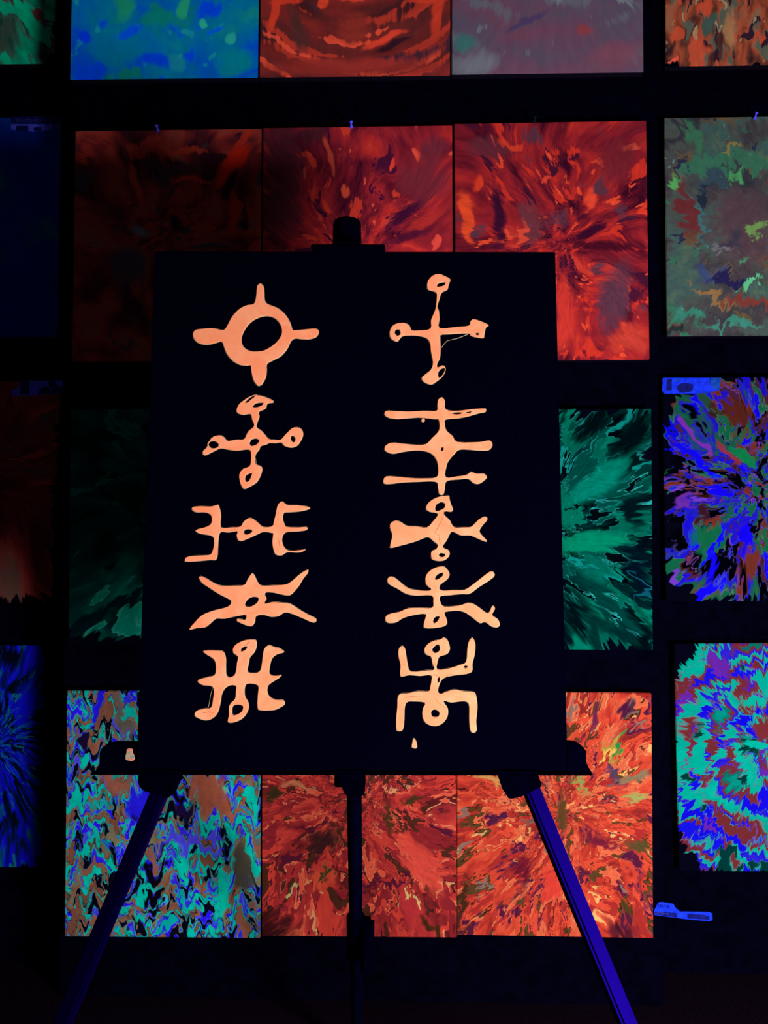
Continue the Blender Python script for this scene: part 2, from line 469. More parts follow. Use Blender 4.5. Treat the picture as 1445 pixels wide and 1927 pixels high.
pic('bright red and orange burst painting to the right of the clamp', ((855, 235), (1218, 224), (1220, 677), (857, 679)), WALL_Y,
    c=(10.8, 4.8), sf=8, sr=.5, A=.45, B=.14, bs=1.8, bend=.8, soft=.8, field=('burst', 6.0, 1.1, 3), seed=9.7, base=RED, k=.9, fine=('radial', 46, 1.1, .16),
    layers=[('burst', 8, 1.4, .61, .06, (206, 50, 38)), ('burst', 6, 1.2, .63, .05, (70, 20, 46)), ('flat', 1.3, 1, .63, .10, (94, 50, 66)), ('burst', 9, 2.4, .68, .04, (232, 74, 46))],
    blobs=[(880, 405, 13, 44, -8, (232, 76, 40), .6), (900, 340, 10, 16, 30, (222, 62, 38), .7), (935, 405, 13, 66, -4, (56, 16, 44), .9), (1105, 437, 40, 10, -30, (58, 12, 40), .8), (1130, 462, 64, 7, 4, (72, 14, 34), .8),
           (1215, 395, 9, 16, 0, (232, 62, 40), .7), (1190, 272, 22, 6, -15, (212, 80, 60), .6), (1115, 370, 11, 15, 20, (234, 72, 48), .7), (1030, 335, 12, 6, 0, (222, 66, 50), .6), (1155, 560, 26, 60, 15, (92, 52, 70), 1.0), (1060, 600, 16, 70, 4, (206, 54, 46), .9),
           (1180, 640, 36, 24, 0, (196, 60, 48), .9), (1190, 560, 11, 18, 10, (72, 22, 50), .9), (915, 270, 40, 20, 10, (104, 40, 54), .9), (960, 260, 20, 8, 0, (210, 60, 42), .7), (1160, 300, 34, 40, 20, (120, 34, 46), .9), (1000, 420, 20, 40, 0, (110, 50, 60), .9), (980, 440, 8, 26, 10, (216, 74, 54), .7)],
    grain=(.42, 40, .9))
pic('muted grey-green swirl painting at the right edge of the photo', ((1249, 222), (1587, 216), (1592, 630), (1256, 633)), SIDE_Y,
    c=(14.25, 4.25), sf=12, sr=.9, A=.42, B=.30, bs=3.4, A2=.4, bend=.2, field=('ring', 1.8, 1.8, 3), seed=10.4, fine=('flat', 11, 11, .07), bf=9, k=.92,
    base=[(.32, (46, 52, 60)), (.42, (66, 62, 66)), (.50, (72, 80, 76)), (.58, (60, 90, 86)), (.68, (86, 104, 82))],
    layers=[('ring', 2.4, 2.2, .61, .06, (54, 108, 84)), ('ring', 2.8, 2.2, .64, .05, (96, 80, 58)), ('flat', 3.0, 1, .65, .05, (40, 46, 70), 2), ('flat', 4.0, 1, .68, .05, (92, 124, 120), 2), ('ring', 3, 2.4, .68, .04, (104, 50, 52))],
    blobs=[(1400, 430, 58, 74, 0, (82, 62, 70), .8), (1295, 390, 13, 56, -6, (104, 44, 48), .7), (1318, 410, 7, 44, -4, (62, 106, 112), .6), (1330, 360, 9, 30, 16, (34, 44, 58), .6), (1275, 335, 9, 20, -20, (84, 170, 94), .7), (1305, 250, 14, 24, -10, (56, 112, 82), .8), (1340, 335, 26, 16, -30, (52, 72, 84), .8),
           (1425, 428, 16, 14, 0, (110, 150, 80), .7), (1385, 325, 20, 5, -30, (72, 146, 86), .6), (1330, 510, 26, 16, 30, (58, 72, 112), .8), (1375, 530, 40, 8, 12, (36, 32, 76), .6), (1340, 560, 46, 7, 28, (140, 104, 64), .7), (1400, 572, 44, 10, 8, (120, 56, 50), .7),
           (1410, 533, 18, 5, -25, (92, 190, 132), .5), (1290, 590, 24, 10, -10, (52, 126, 106), .8), (1380, 615, 50, 7, 0, (58, 132, 114), .8), (1265, 620, 24, 9, 10, (36, 46, 48), .7), (1376, 274, 16, 6, -25, (130, 118, 70), .6), (1400, 485, 10, 6, -30, (72, 134, 100), .6), (1380, 450, 10, 30, 30, (58, 56, 70), .8), (1360, 470, 20, 5, 10, (106, 100, 108), .6)],
    grain=(.32, 7, 7), gflat=True)

# ---- third row
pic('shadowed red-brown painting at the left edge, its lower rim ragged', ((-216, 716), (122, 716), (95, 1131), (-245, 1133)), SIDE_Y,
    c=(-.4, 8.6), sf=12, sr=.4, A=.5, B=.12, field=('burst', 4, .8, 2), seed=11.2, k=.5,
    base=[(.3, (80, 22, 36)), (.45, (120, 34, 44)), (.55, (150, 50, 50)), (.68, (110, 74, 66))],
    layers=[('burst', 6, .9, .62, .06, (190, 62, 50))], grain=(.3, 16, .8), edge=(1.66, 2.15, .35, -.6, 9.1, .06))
pic('shadowed dark green painting left of the symbol canvas', ((131, 770), (488, 768), (487, 1214), (130, 1214)), WALL_Y,
    c=(3.9, 9.2), sf=9, sr=.4, A=.5, B=.12, bend=.6, soft=.8, field=('burst', 5.5, .9, 2), seed=12.5, k=.7, fine=('radial', 40, .9, .16),
    base=[(.32, (0, 30, 30)), (.42, (0, 58, 54)), (.5, (0, 84, 74)), (.6, (0, 104, 90)), (.7, (10, 130, 108))],
    layers=[('burst', 8, 1.0, .63, .05, (0, 130, 104), 1, (40, 150, 130), .02), ('burst', 7, .9, .62, .05, (0, 26, 32))],
    grain=(.35, 30, .8), edge=(1.85, 2.22, .5, 3.06, 9.8, .05))
pic('teal green splash painting on black, right of the symbol canvas', ((860, 769), (1228, 769), (1226, 1222), (859, 1222)), WALL_Y,
    c=(10.0, 9.8), sf=11, sr=.6, A=.75, B=.13, bs=2.2, A2=.45, bend=.45, soft=.5, field=('burst', 6, .9, 3), seed=13.6, fine=('radial', 56, 1.4, .035), bf=9,
    base=[(.36, BK), (.44, (0, 20, 22)), (.52, (0, 44, 42)), (.60, (0, 62, 56))],
    layers=[('burst', 5, .8, .53, .02, (0, 74, 64), 2, (30, 140, 134), .008), ('burst', 6, .9, .57, .02, (0, 98, 80), 2, (10, 120, 104), .01), ('burst', 7, 1.0, .59, .03, (0, 120, 96), 3), ('burst', 8, 1.3, .60, .015, (1, 10, 16), 2, (44, 180, 172), .012), ('burst', 9, 1.5, .66, .02, (10, 140, 130), 2)],
    blobs=[(1130, 905, 66, 22, -38, (0, 136, 114), .9), (1170, 866, 84, 7, -38, (0, 128, 106), .7), (1110, 1020, 64, 18, -6, (0, 140, 102), .8), (1062, 960, 20, 36, 0, (0, 118, 92), .9), (1120, 1070, 34, 22, 30, (0, 104, 86), 1.0),
           (1070, 830, 20, 10, 0, (0, 112, 86), .8), (1200, 815, 26, 50, 30, (0, 14, 18), .9), (1192, 960, 18, 34, 0, (0, 20, 26), .8), (1200, 1080, 22, 60, 0, (0, 16, 30), .9), (1085, 1150, 24, 36, 0, (0, 16, 22), .9), (1165, 1190, 34, 22, 30, (0, 40, 40), .9), (1120, 795, 50, 16, -40, (0, 14, 18), .9), (1050, 785, 16, 14, 0, (0, 26, 26), .9), (1205, 1195, 16, 40, 0, (0, 12, 18), .9), (1060, 1195, 14, 30, 0, (0, 18, 26), .9), (1120, 1180, 20, 40, 10, (0, 46, 42), .9), (1062, 890, 7, 9, 0, (0, 20, 24), .5), (1078, 955, 6, 6, 0, (0, 12, 18), .4), (1198, 1100, 4, 24, 10, (10, 90, 110), .6)],
    grain=(.5, 44, 1.4), edge=(1.88, 2.24, .1, 10.42, 9.96, .05))
pic('blue, violet and brown splatter painting on black at the right edge', ((1245, 710), (1583, 708), (1590, 1130), (1256, 1132)), SIDE_Y,
    c=(14.5, 9.2), sf=12, sr=.9, A=.75, B=.14, bs=2.4, A2=.45, bend=.5, soft=.8, field=('burst', 5.0, 1.1, 2), seed=14.9, fine=('radial', 50, 2.0, .05), k=.95,
    base=[(.38, BK), (.42, (80, 34, 28)), (.46, (66, 36, 90)), (.49, (24, 12, 226)), (.54, (36, 40, 190)), (.57, (30, 86, 72)), (.63, (18, 104, 70)), (.70, (110, 44, 36))],
    layers=[('burst', 6, 1.3, .59, .02, (122, 48, 34), 2, (110, 60, 150), .015), ('burst', 6, 1.3, .61, .015, (20, 8, 250), 2, (60, 70, 200), .02), ('burst', 5, 1.5, .61, .02, (16, 104, 68), 2, (80, 110, 96), .02), ('burst', 7, 1.4, .58, .02, (2, 2, 10), 2, (60, 50, 110), .012), ('burst', 9, 1.9, .66, .02, (116, 60, 200), 2)],
    blobs=[(1315, 865, 46, 9, 45, (18, 8, 255), .5), (1310, 820, 44, 5, 50, (130, 50, 190), .5), (1400, 862, 30, 9, 35, (14, 132, 76), .5), (1370, 850, 24, 4, 50, (150, 52, 76), .6), (1325, 1010, 20, 26, 30, (16, 108, 72), .7), (1345, 1040, 7, 50, 12, (20, 8, 250), .5), (1290, 945, 20, 12, 10, (110, 46, 170), .7), (1265, 810, 6, 34, -20, (16, 8, 250), .5), (1400, 1010, 14, 30, 0, (20, 6, 250), .5), (1410, 1060, 14, 30, 10, (116, 48, 34), .6), (1390, 780, 34, 18, 20, (92, 38, 28), .8), (1275, 880, 16, 20, 0, (2, 2, 10), .6), (1310, 780, 14, 12, 40, (2, 2, 10), .6), (1330, 960, 14, 20, 0, (60, 24, 40), .7), (1340, 760, 30, 8, 50, (40, 80, 60), .7)],
    grain=(.3, 30, 1.6), edge=(1.66, 2.04, .85, 14.26, 9.18, .04), ef=1.6)

# ---- bottom row
pic('dim blue and green ray painting at the lower left edge', ((-253, 1215), (86, 1213), (75, 1631), (-265, 1631)), SIDE_Y,
    c=(-.1, 14.0), sf=12, sr=.5, A=.5, B=.08, bend=.35, soft=.3, field=('burst', 10, .9, 2), seed=15.3, fine=('radial', 52, 1.0, .14), k=.75,
    base=[(.36, (2, 6, 22)), (.44, (2, 16, 60)), (.5, (8, 8, 140)), (.57, (12, 8, 176)), (.64, (0, 56, 84)), (.72, (0, 90, 92))],
    layers=[('burst', 9, .9, .61, .05, (2, 8, 26)), ('burst', 14, .9, .65, .04, (10, 84, 96))],
    blobs=[(55, 1320, 20, 40, 30, (10, 8, 170), .8), (65, 1235, 12, 30, 20, (12, 12, 170), .6), (20, 1240, 24, 20, 0, (2, 4, 18), .8)],
    grain=(.45, 40, .8), edge=(1.72, 2.1, .3, -.9, 14.24, .08))
pic('teal, blue and copper marbled painting behind the left easel leg', ((129, 1300), (490, 1300), (490, 1763), (118, 1765)), WALL_Y,
    c=(3.1, 13.4), sf=6, sr=.9, A=.22, B=.24, bs=2.8, bend=.2, drip=(0, 1.15, 5.0), field=('wide', 2.3, 2.1, 2), seed=16.8, fine=('tall', 12, 2.0, .05), bf=10,
    base=[(.34, (8, 4, 22)), (.375, (20, 10, 60)), (.385, (32, 16, 214)), (.42, (60, 50, 216)), (.435, (0, 130, 150)), (.45, (0, 168, 150)), (.49, (0, 178, 156)), (.50, (22, 40, 60)), (.51, (104, 68, 52)), (.55, (136, 80, 58)), (.57, (110, 92, 66)), (.58, (20, 120, 120)), (.60, (0, 160, 146)), (.62, (60, 50, 200)), (.66, (30, 20, 210)), (.68, (0, 160, 150))],
    layers=[('wide', 3.4, 2.6, .60, .012, (34, 20, 220), 2, (90, 110, 200), .02), ('wide', 3.0, 2.0, .59, .012, (0, 178, 156), 2, (12, 40, 60), .02), ('wide', 3.4, 2.4, .605, .012, (132, 80, 60), 2, (80, 90, 84), .02), ('flat', 2.8, 1, .635, .012, (6, 4, 20), 2, (40, 110, 116), .015), ('wide', 3.8, 2.4, .625, .015, (110, 104, 78), 2), ('wide', 4.2, 2.6, .65, .012, (70, 66, 210), 2), ('wide', 3.2, 3.0, .62, .010, (8, 6, 24), 2, (30, 90, 100), .012), ('tall', 3.0, 2.2, .62, .012, (0, 176, 154), 2, (40, 60, 70), .012), ('tall', 3.4, 2.4, .64, .012, (112, 70, 54), 2, (14, 10, 26), .012)],
    blobs=[(392, 1490, 36, 34, 0, (142, 74, 54), .5), (425, 1525, 28, 16, 20, (152, 80, 58), .5), (272, 1512, 26, 38, 35, (32, 24, 206), .5), (355, 1590, 50, 12, 0, (72, 64, 216), .6), (205, 1480, 24, 20, 30, (132, 76, 62), .6), (288, 1640, 20, 14, 20, (8, 4, 18), .3), (292, 1678, 20, 8, 10, (8, 4, 18), .3), (155, 1395, 12, 18, 20, (22, 8, 44), .5), (415, 1680, 12, 50, 10, (0, 180, 154), .6), (455, 1640, 16, 46, 0, (66, 62, 50), .7), (345, 1535, 24, 12, 0, (24, 12, 50), .6), (230, 1345, 14, 40, -20, (90, 84, 78), .6), (185, 1320, 8, 22, 10, (30, 20, 210), .5), (248, 1330, 22, 10, 10, (0, 170, 150), .6)],
    grain=(.45, 6, 4), gflat=True)
pic('deep red painting in the bottom row behind the centre post', ((493, 1302), (858, 1302), (858, 1763), (492, 1763)), WALL_Y,
    c=(6.7, 14.9), sf=11, sr=1.0, A=.75, B=.26, bs=2.6, A2=.45, bend=.7, soft=.8, field=('burst', 7.5, 1.5, 4), seed=17.3, k=.9, fine=('radial', 44, 1.8, .05), bf=9,
    base=[(.34, (96, 28, 32)), (.42, (140, 38, 40)), (.50, (170, 46, 46)), (.58, (192, 56, 50)), (.66, (206, 66, 54))],
    layers=[('burst', 9, 1.9, .56, .02, (206, 62, 50), 3, (120, 30, 34), .012), ('burst', 8, 1.7, .57, .02, (140, 36, 42), 3), ('burst', 10, 2.1, .60, .02, (222, 86, 60), 3, (232, 128, 90), .012), ('burst', 8, 1.9, .61, .02, (78, 40, 28), 3, (60, 20, 24), .012), ('burst', 7, 2.0, .63, .02, (86, 24, 46), 3), ('burst', 9, 2.6, .67, .02, (220, 150, 100), 3)],
    blobs=[(515, 1490, 15, 12, 0, (60, 46, 26), .8), (610, 1580, 34, 20, 0, (58, 28, 30), 1.0), (560, 1480, 28, 5, 12, (200, 116, 80), .8), (728, 1540, 11, 26, 0, (74, 50, 28), .8), (780, 1515, 9, 9, 0, (72, 50, 26), .7), (790, 1620, 22, 60, -30, (216, 72, 58), .9), (775, 1710, 20, 40, -30, (184, 50, 52), .9), (805, 1735, 8, 26, -25, (66, 38, 20), .8), (772, 1685, 4, 9, 0, (214, 180, 110), .6), (520, 1740, 40, 30, 0, (70, 24, 28), 1.0), (600, 1650, 22, 22, 0, (208, 74, 50), .9), (610, 1640, 9, 9, 0, (62, 60, 28), .7), (700, 1460, 10, 20, 0, (72, 46, 30), .8), (550, 1665, 8, 6, 30, (190, 170, 110), .6)],
    grain=(.42, 40, 2.0))
pic('fiery orange-red painting with green flecks behind the right easel leg', ((859, 1303), (1225, 1304), (1230, 1767), (860, 1756)), WALL_Y,
    c=(10.6, 15.4), sf=13, sr=1.1, A=.80, B=.18, bs=2.6, A2=.45, bend=.5, soft=.7, field=('burst', 8, 1.6, 4), seed=18.1, fine=('radial', 52, 2.0, .05), bf=9,
    base=[(.34, (150, 44, 40)), (.42, (196, 56, 46)), (.50, (222, 70, 50)), (.58, (234, 84, 56)), (.66, (240, 104, 70))],
    layers=[('burst', 9, 2.0, .56, .02, (240, 84, 56), 3, (150, 40, 38), .012), ('burst', 8, 1.8, .57, .02, (184, 50, 46), 3), ('burst', 10, 2.3, .60, .02, (242, 110, 72), 3, (250, 160, 104), .012), ('burst', 8, 2.0, .61, .02, (100, 70, 38), 3, (56, 24, 20), .012), ('burst', 8, 1.9, .63, .02, (96, 30, 62), 3, (170, 60, 70), .015), ('burst', 11, 2.8, .66, .02, (250, 190, 112), 3), ('burst', 8, 2.2, .66, .03, (150, 116, 104), 3)],
    blobs=[(1152, 1412, 24, 14, 20, (190, 166, 70), 1.0), (1165, 1408, 7, 10, 0, (40, 150, 70), .6), (1145, 1418, 9, 7, 10, (250, 196, 90), .6), (1060, 1530, 10, 30, 0, (104, 70, 38), .9), (1120, 1575, 34, 12, 20, (124, 32, 56), 1.0), (1160, 1455, 11, 26, -15, (88, 66, 96), .9), (1195, 1460, 34, 9, -20, (150, 128, 92), .9), (1195, 1500, 14, 9, 0, (180, 176, 96), .9), (1090, 1480, 9, 24, -20, (160, 160, 84), .9), (1200, 1590, 34, 9, 15, (98, 80, 44), .9), (1175, 1345, 18, 11, -30, (84, 28, 66), .9),
           (1120, 1350, 5, 34, 12, (120, 42, 80), .9), (985, 1640, 13, 34, 10, (114, 26, 46), 1.0), (1040, 1660, 18, 30, -8, (238, 70, 56), .9), (940, 1540, 13, 7, 0, (84, 30, 66), .8), (1165, 1740, 34, 20, 20, (80, 24, 42), 1.0), (1175, 1700, 8, 16, -20, (84, 64, 28), .8), (870, 1700, 11, 50, 0, (76, 44, 28), .9), (1010, 1540, 26, 8, -20, (124, 86, 80), .9), (930, 1470, 30, 6, 15, (226, 166, 92), .9)],
    grain=(.42, 48, 2.2))
pic('turquoise, blue and maroon ringed splatter painting at the lower right edge', ((1268, 1210), (1608, 1210), (1620, 1640), (1280, 1640)), SIDE_Y,
    c=(14.5, 14.0), sf=15, sr=.8, A=.36, B=.10, bs=2.4, A2=.35, bend=.12, soft=.3, field=('ring', 1.55, 1.2, 1), seed=21.4, fine=('radial', 40, 1.5, .012), bf=9,
    base=[(.30, (0, 140, 124)), (.36, (0, 190, 164)), (.37, (70, 130, 170)), (.38, (18, 24, 236)), (.42, (24, 16, 246)), (.43, (110, 44, 130)), (.44, (124, 44, 50)), (.47, (132, 50, 50)), (.475, (110, 130, 136)), (.485, (0, 176, 156)), (.535, (0, 200, 172)), (.545, (80, 130, 150)), (.555, (20, 20, 236)), (.59, (56, 40, 216)), (.60, (100, 40, 150)), (.61, (124, 44, 56)), (.64, (130, 46, 54)), (.65, (0, 110, 104)), (.7, (0, 160, 140))],
    layers=[('ring', 2.4, 1.8, .59, .010, (0, 190, 164), 1, (100, 140, 156), .012), ('ring', 2.4, 2.0, .61, .010, (22, 14, 240), 1, (70, 130, 190), .015), ('ring', 2.6, 1.8, .63, .010, (124, 46, 52), 1, (130, 80, 150), .012), ('flat', 2.4, 1, .65, .02, (0, 60, 58), 1, (40, 130, 126), .012), ('ring', 3.0, 2.2, .66, .01, (110, 40, 180), 1)],
    blobs=[(1402, 1360, 24, 9, -15, (20, 10, 245), .3), (1422, 1402, 26, 8, 0, (0, 200, 172), .3), (1398, 1430, 7, 36, -28, (0, 200, 172), .3), (1425, 1325, 22, 10, -20, (0, 196, 168), .3), (1440, 1375, 18, 16, 0, (132, 48, 54), .3), (1285, 1240, 16, 36, 35, (2, 30, 28), .5)],
    grain=(.2, 20, 2.0), edge=(1.74, 2.14, 1.15, 14.46, 14.22, .03), ef=8.0)

PAINT = []
for label, quad, y, spec in P:
    c, ang, w, h = rect_fit(quad, y)
    w = min(max(w, PW - .008), PW + .010); h = min(max(h, PH - .008), PH + .010)
    bm = bmesh.new()
    box(bm, (-w / 2, 0, -h / 2), (w / 2, THICK, h / 2), 0.0012)
    bm.faces.ensure_lookup_table()
    for f in bm.faces:
        f.material_index = 0 if (f.normal.y < -0.9 or f.calc_center_median().y < 0.0008) else 1
    me = bm_mesh(bm, 'painting')
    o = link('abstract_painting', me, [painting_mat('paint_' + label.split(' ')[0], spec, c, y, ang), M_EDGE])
    o.location = c; o.rotation_euler = (0, -ang, 0)
    tag(o, label, 'painting', 'abstract paintings hung in rows on the black wall')
    PAINT.append(o)

# ---------------------------------------------------------------- canvas with symbols on the easel
LEAN = math.radians(4.4)
g = Vector((_f.x, _f.y, 0)).normalized()
BX = _x.copy()
BZ = Vector((0, 0, 1)) * math.cos(LEAN) + g * math.sin(LEAN)
BN = BX.cross(BZ) * -1.0                     # towards the camera
if BN.dot(g) > 0: BN = -BN
B0 = CAM + ray(663, 1450) * 1.091
BROT = Matrix((BX, -BN, BZ)).transposed()     # local x right, y away from the camera, z up
BMAT = Matrix.Translation(B0) @ BROT.to_4x4()

def bp(px, py, off=0.0):
    """photo point on the canvas plane (or a plane off metres behind it) in board coordinates"""
    p = on_plane(px, py, B0 - BN * off, BN)
    q = BROT.transposed() @ (p - B0)
    return (q.x, q.z)

tl, tr, br, bl = bp(284, 475), bp(1036, 471), bp(1078, 1450), bp(263, 1450)
x0 = (tl[0] + bl[0]) / 2; x1 = (tr[0] + br[0]) / 2; z1 = (tl[1] + tr[1]) / 2; z0 = (bl[1] + br[1]) / 2
bm = bmesh.new(); box(bm, (x0, 0, z0), (x1, 0.02, z1), 0.0015)
board = link('symbol_canvas', bm_mesh(bm, 'symbol_canvas'), M_BOARD)
board.matrix_world = BMAT
tag(board, 'black canvas with ten glowing orange symbols standing on the easel', 'canvas')

def paint_mat():
    m = bpy.data.materials.new('glowing_orange_paint'); m.use_nodes = True
    t = m.node_tree; Ex.T = t; b = t.nodes['Principled BSDF']
    b.inputs['Roughness'].default_value = 0.7; b.inputs['Specular IOR Level'].default_value = 0.0
    tc = t.nodes.new('ShaderNodeTexCoord'); v = Ex(tc.outputs['Object'])
    n1 = noise(v, 22, 3, .6, .8); n2 = noise(v, 70, 2, .5, 1.5); n3 = noise(v, 12, 2, .5, .4)
    c = mix(smooth(n1, .35, .68), (0.98, 0.285, 0.128), (0.98, 0.36, 0.180))
    c = mix(smooth(n2, .58, .72) * 0.35, c, (0.98, 0.235, 0.098))
    c = mix(smooth(n3, .62, .75) * 0.45, c, (0.66, 0.38, 0.20))
    put(b.inputs['Base Color'], c)
    return m
M_PAINT = paint_mat()
M_THIN = plain('thin_paint_rim', (0.34, 0.27, 0.16), 0.8, grain=(60, .3))

SY = []
A_, B_, C_, D_ = (260, 380), (260, 900), (660, 380), (660, 900)
SY.append((A_, 'ring with four blunt spikes', [
 [(790,527),(768,545),(763,590),(758,630),(745,660),(700,668),(650,695),(605,745),(575,800),(550,828),(485,816),(420,820),(370,828),(352,858),(362,890),(395,918),(450,926),(505,915),(540,908),(556,950),(575,990),(610,1030),(655,1055),(700,1062),(725,1062),(731,1100),(742,1150),(765,1185),(782,1193),(805,1180),(828,1135),(834,1090),(836,1050),(880,1025),(925,1000),(965,955),(990,905),(1015,886),(1060,890),(1110,890),(1150,878),(1170,850),(1165,828),(1140,819),(1080,824),(1020,829),(1000,825),(985,780),(950,725),(900,685),(835,658),(820,630),(818,580),(812,545)],
 [(845,742),(800,745),(745,770),(700,815),(675,865),(670,905),(685,940),(720,962),(765,967),(820,958),(880,920),(915,880),(928,845),(920,800),(890,760)]]))
SY.append((A_, 'cross of five small loops', [
 [(760,1250),(715,1262),(680,1285),(650,1310),(635,1345),(642,1368),(680,1380),(725,1375),(735,1410),(747,1440),(742,1458),(710,1485),(695,1515),(680,1535),(630,1537),(580,1545),(560,1525),(535,1510),(500,1512),(470,1530),(455,1560),(440,1590),(418,1612),(418,1635),(440,1641),(490,1617),(535,1597),(580,1605),(635,1612),(690,1605),(720,1607),(728,1635),(727,1680),(718,1710),(680,1725),(655,1755),(652,1790),(662,1830),(685,1860),(720,1847),(770,1815),(795,1770),(804,1730),(795,1710),(762,1695),(758,1660),(765,1630),(785,1605),(795,1582),(830,1572),(850,1562),(890,1563),(925,1560),(945,1580),(990,1592),(1030,1580),(1055,1545),(1069,1510),(1062,1475),(1035,1458),(1000,1460),(970,1485),(945,1512),(920,1537),(880,1537),(845,1532),(825,1510),(800,1482),(772,1462),(768,1445),(778,1415),(786,1390),(783,1360),(825,1340),(838,1308),(875,1300),(870,1283),(830,1265),(795,1253)],
 [(742,1325),(765,1305),(805,1302),(800,1315),(770,1327)], [(455,1570),(470,1552),(500,1552),(518,1570),(510,1588),(475,1592)], [(722,1565),(735,1540),(765,1533),(780,1548),(765,1568),(735,1578)],
 [(990,1540),(992,1517),(1008,1520),(1015,1540),(1005,1555)], [(692,1795),(700,1770),(732,1757),(730,1775),(715,1805),(700,1809)], [(695,1297),(725,1268),(757,1256),(732,1276),(708,1296)]]))
SY.append((B_, 'two facing three-pronged combs joined by a loop', [
 [(345,195),(360,182),(410,178),(470,180),(515,170),(528,190),(537,240),(535,290),(542,318),(600,315),(660,310),(680,280),(715,255),(745,262),(775,285),(808,312),(865,308),(875,280),(888,230),(898,180),(915,155),(935,150),(965,170),(1030,172),(1090,180),(1115,195),(1085,208),(1030,218),(975,222),(945,225),(937,260),(950,300),(965,312),(1030,315),(1080,312),(1098,322),(1085,338),(1030,345),(970,348),(945,360),(933,390),(935,420),(950,450),(975,465),(1020,465),(1083,458),(1065,475),(1030,482),(965,480),(930,500),(890,495),(872,460),(866,410),(870,370),(865,355),(810,348),(770,365),(720,388),(670,408),(645,400),(635,370),(638,345),(585,352),(535,350),(522,390),(518,450),(515,500),(502,530),(470,530),(400,537),(315,542),(300,530),(310,510),(350,500),(440,495),(470,488),(482,460),(490,420),(485,385),(460,370),(400,360),(370,342),(385,327),(430,315),(465,298),(475,270),(465,235),(430,222),(380,222),(355,212)],
 [(685,350),(695,333),(725,332),(735,345),(710,360),(692,360)]]))
SY.append((B_, 'wide four-armed star with an oval eye', [
 [(390,640),(410,633),(445,648),(490,675),(540,693),(620,692),(685,687),(705,655),(735,613),(755,630),(775,672),(800,692),(870,690),(950,685),(990,665),(1030,630),(1070,600),(1100,590),(1098,615),(1070,650),(1040,700),(1010,735),(985,757),(945,757),(880,742),(830,740),(822,755),(832,780),(820,808),(870,798),(930,803),(985,810),(1040,845),(1100,880),(1150,905),(1150,930),(1125,933),(1060,905),(1000,880),(950,870),(910,893),(860,898),(815,885),(765,892),(757,930),(740,955),(715,957),(680,945),(640,925),(640,907),(665,910),(690,913),(698,895),(690,885),(640,893),(560,910),(505,910),(470,940),(435,965),(380,970),(335,982),(335,965),(365,930),(410,885),(480,855),(560,835),(590,820),(600,800),(590,785),(530,755),(460,710),(410,675)],
 [(693,810),(715,780),(750,768),(775,775),(770,800),(735,825),(700,828)]]))
SY.append((B_, 'three uprights crossed by a bar, loops at both ends', [
 [(418,1118),(440,1112),(500,1112),(550,1118),(568,1160),(570,1220),(572,1270),(590,1285),(620,1272),(632,1240),(637,1195),(643,1155),(615,1130),(612,1100),(635,1070),(685,1046),(740,1040),(765,1050),(768,1085),(755,1125),(725,1160),(717,1200),(710,1250),(745,1258),(785,1245),(798,1200),(803,1150),(815,1100),(845,1077),(875,1088),(915,1098),(947,1125),(900,1140),(870,1165),(857,1200),(850,1250),(858,1270),(890,1275),(930,1272),(910,1295),(870,1320),(842,1345),(838,1385),(855,1415),(890,1430),(938,1433),(950,1462),(910,1490),(870,1502),(790,1502),(770,1480),(772,1400),(775,1345),(740,1330),(705,1332),(692,1355),(692,1410),(710,1440),(718,1475),(705,1520),(670,1560),(610,1583),(578,1575),(585,1530),(585,1480),(600,1450),(625,1425),(630,1380),(630,1345),(600,1340),(565,1360),(543,1400),(535,1450),(520,1510),(490,1550),(440,1568),(385,1552),(362,1530),(380,1500),(430,1487),(470,1480),(482,1430),(487,1370),(470,1345),(420,1340),(385,1318),(395,1298),(450,1283),(490,1272),(500,1245),(498,1195),(480,1165),(440,1140)],
 [(665,1110),(680,1095),(702,1090),(695,1105),(672,1118)], [(610,1510),(615,1475),(645,1465),(675,1475),(670,1505),(640,1525),(615,1530)]]))
SY.append((C_, 'tall cross with rounded knobs at its ends', [
 [(570,465),(530,475),(500,505),(490,540),(500,570),(548,587),(552,630),(545,690),(530,730),(515,770),(512,820),(450,830),(395,830),(380,800),(345,782),(300,785),(265,805),(248,845),(258,885),(300,906),(320,885),(345,868),(430,868),(490,885),(510,920),(515,970),(528,1040),(515,1085),(480,1115),(455,1140),(475,1170),(520,1184),(555,1165),(590,1135),(612,1100),(612,1070),(590,1057),(562,1070),(560,1048),(578,1010),(582,950),(580,880),(585,862),(640,858),(755,852),(780,870),(855,884),(865,860),(875,815),(893,800),(860,780),(795,758),(770,775),(760,800),(680,808),(575,815),(575,760),(570,705),(560,680),(575,630),(590,588),(625,570),(635,535),(645,505),(630,490),(605,478)],
 [(558,545),(570,528),(608,522),(600,540),(570,548)], [(285,850),(292,828),(312,830),(318,855),(300,865)], [(565,1110),(580,1085),(604,1078),(600,1105),(572,1138)], [(808,855),(815,848),(828,855),(818,862)]]))
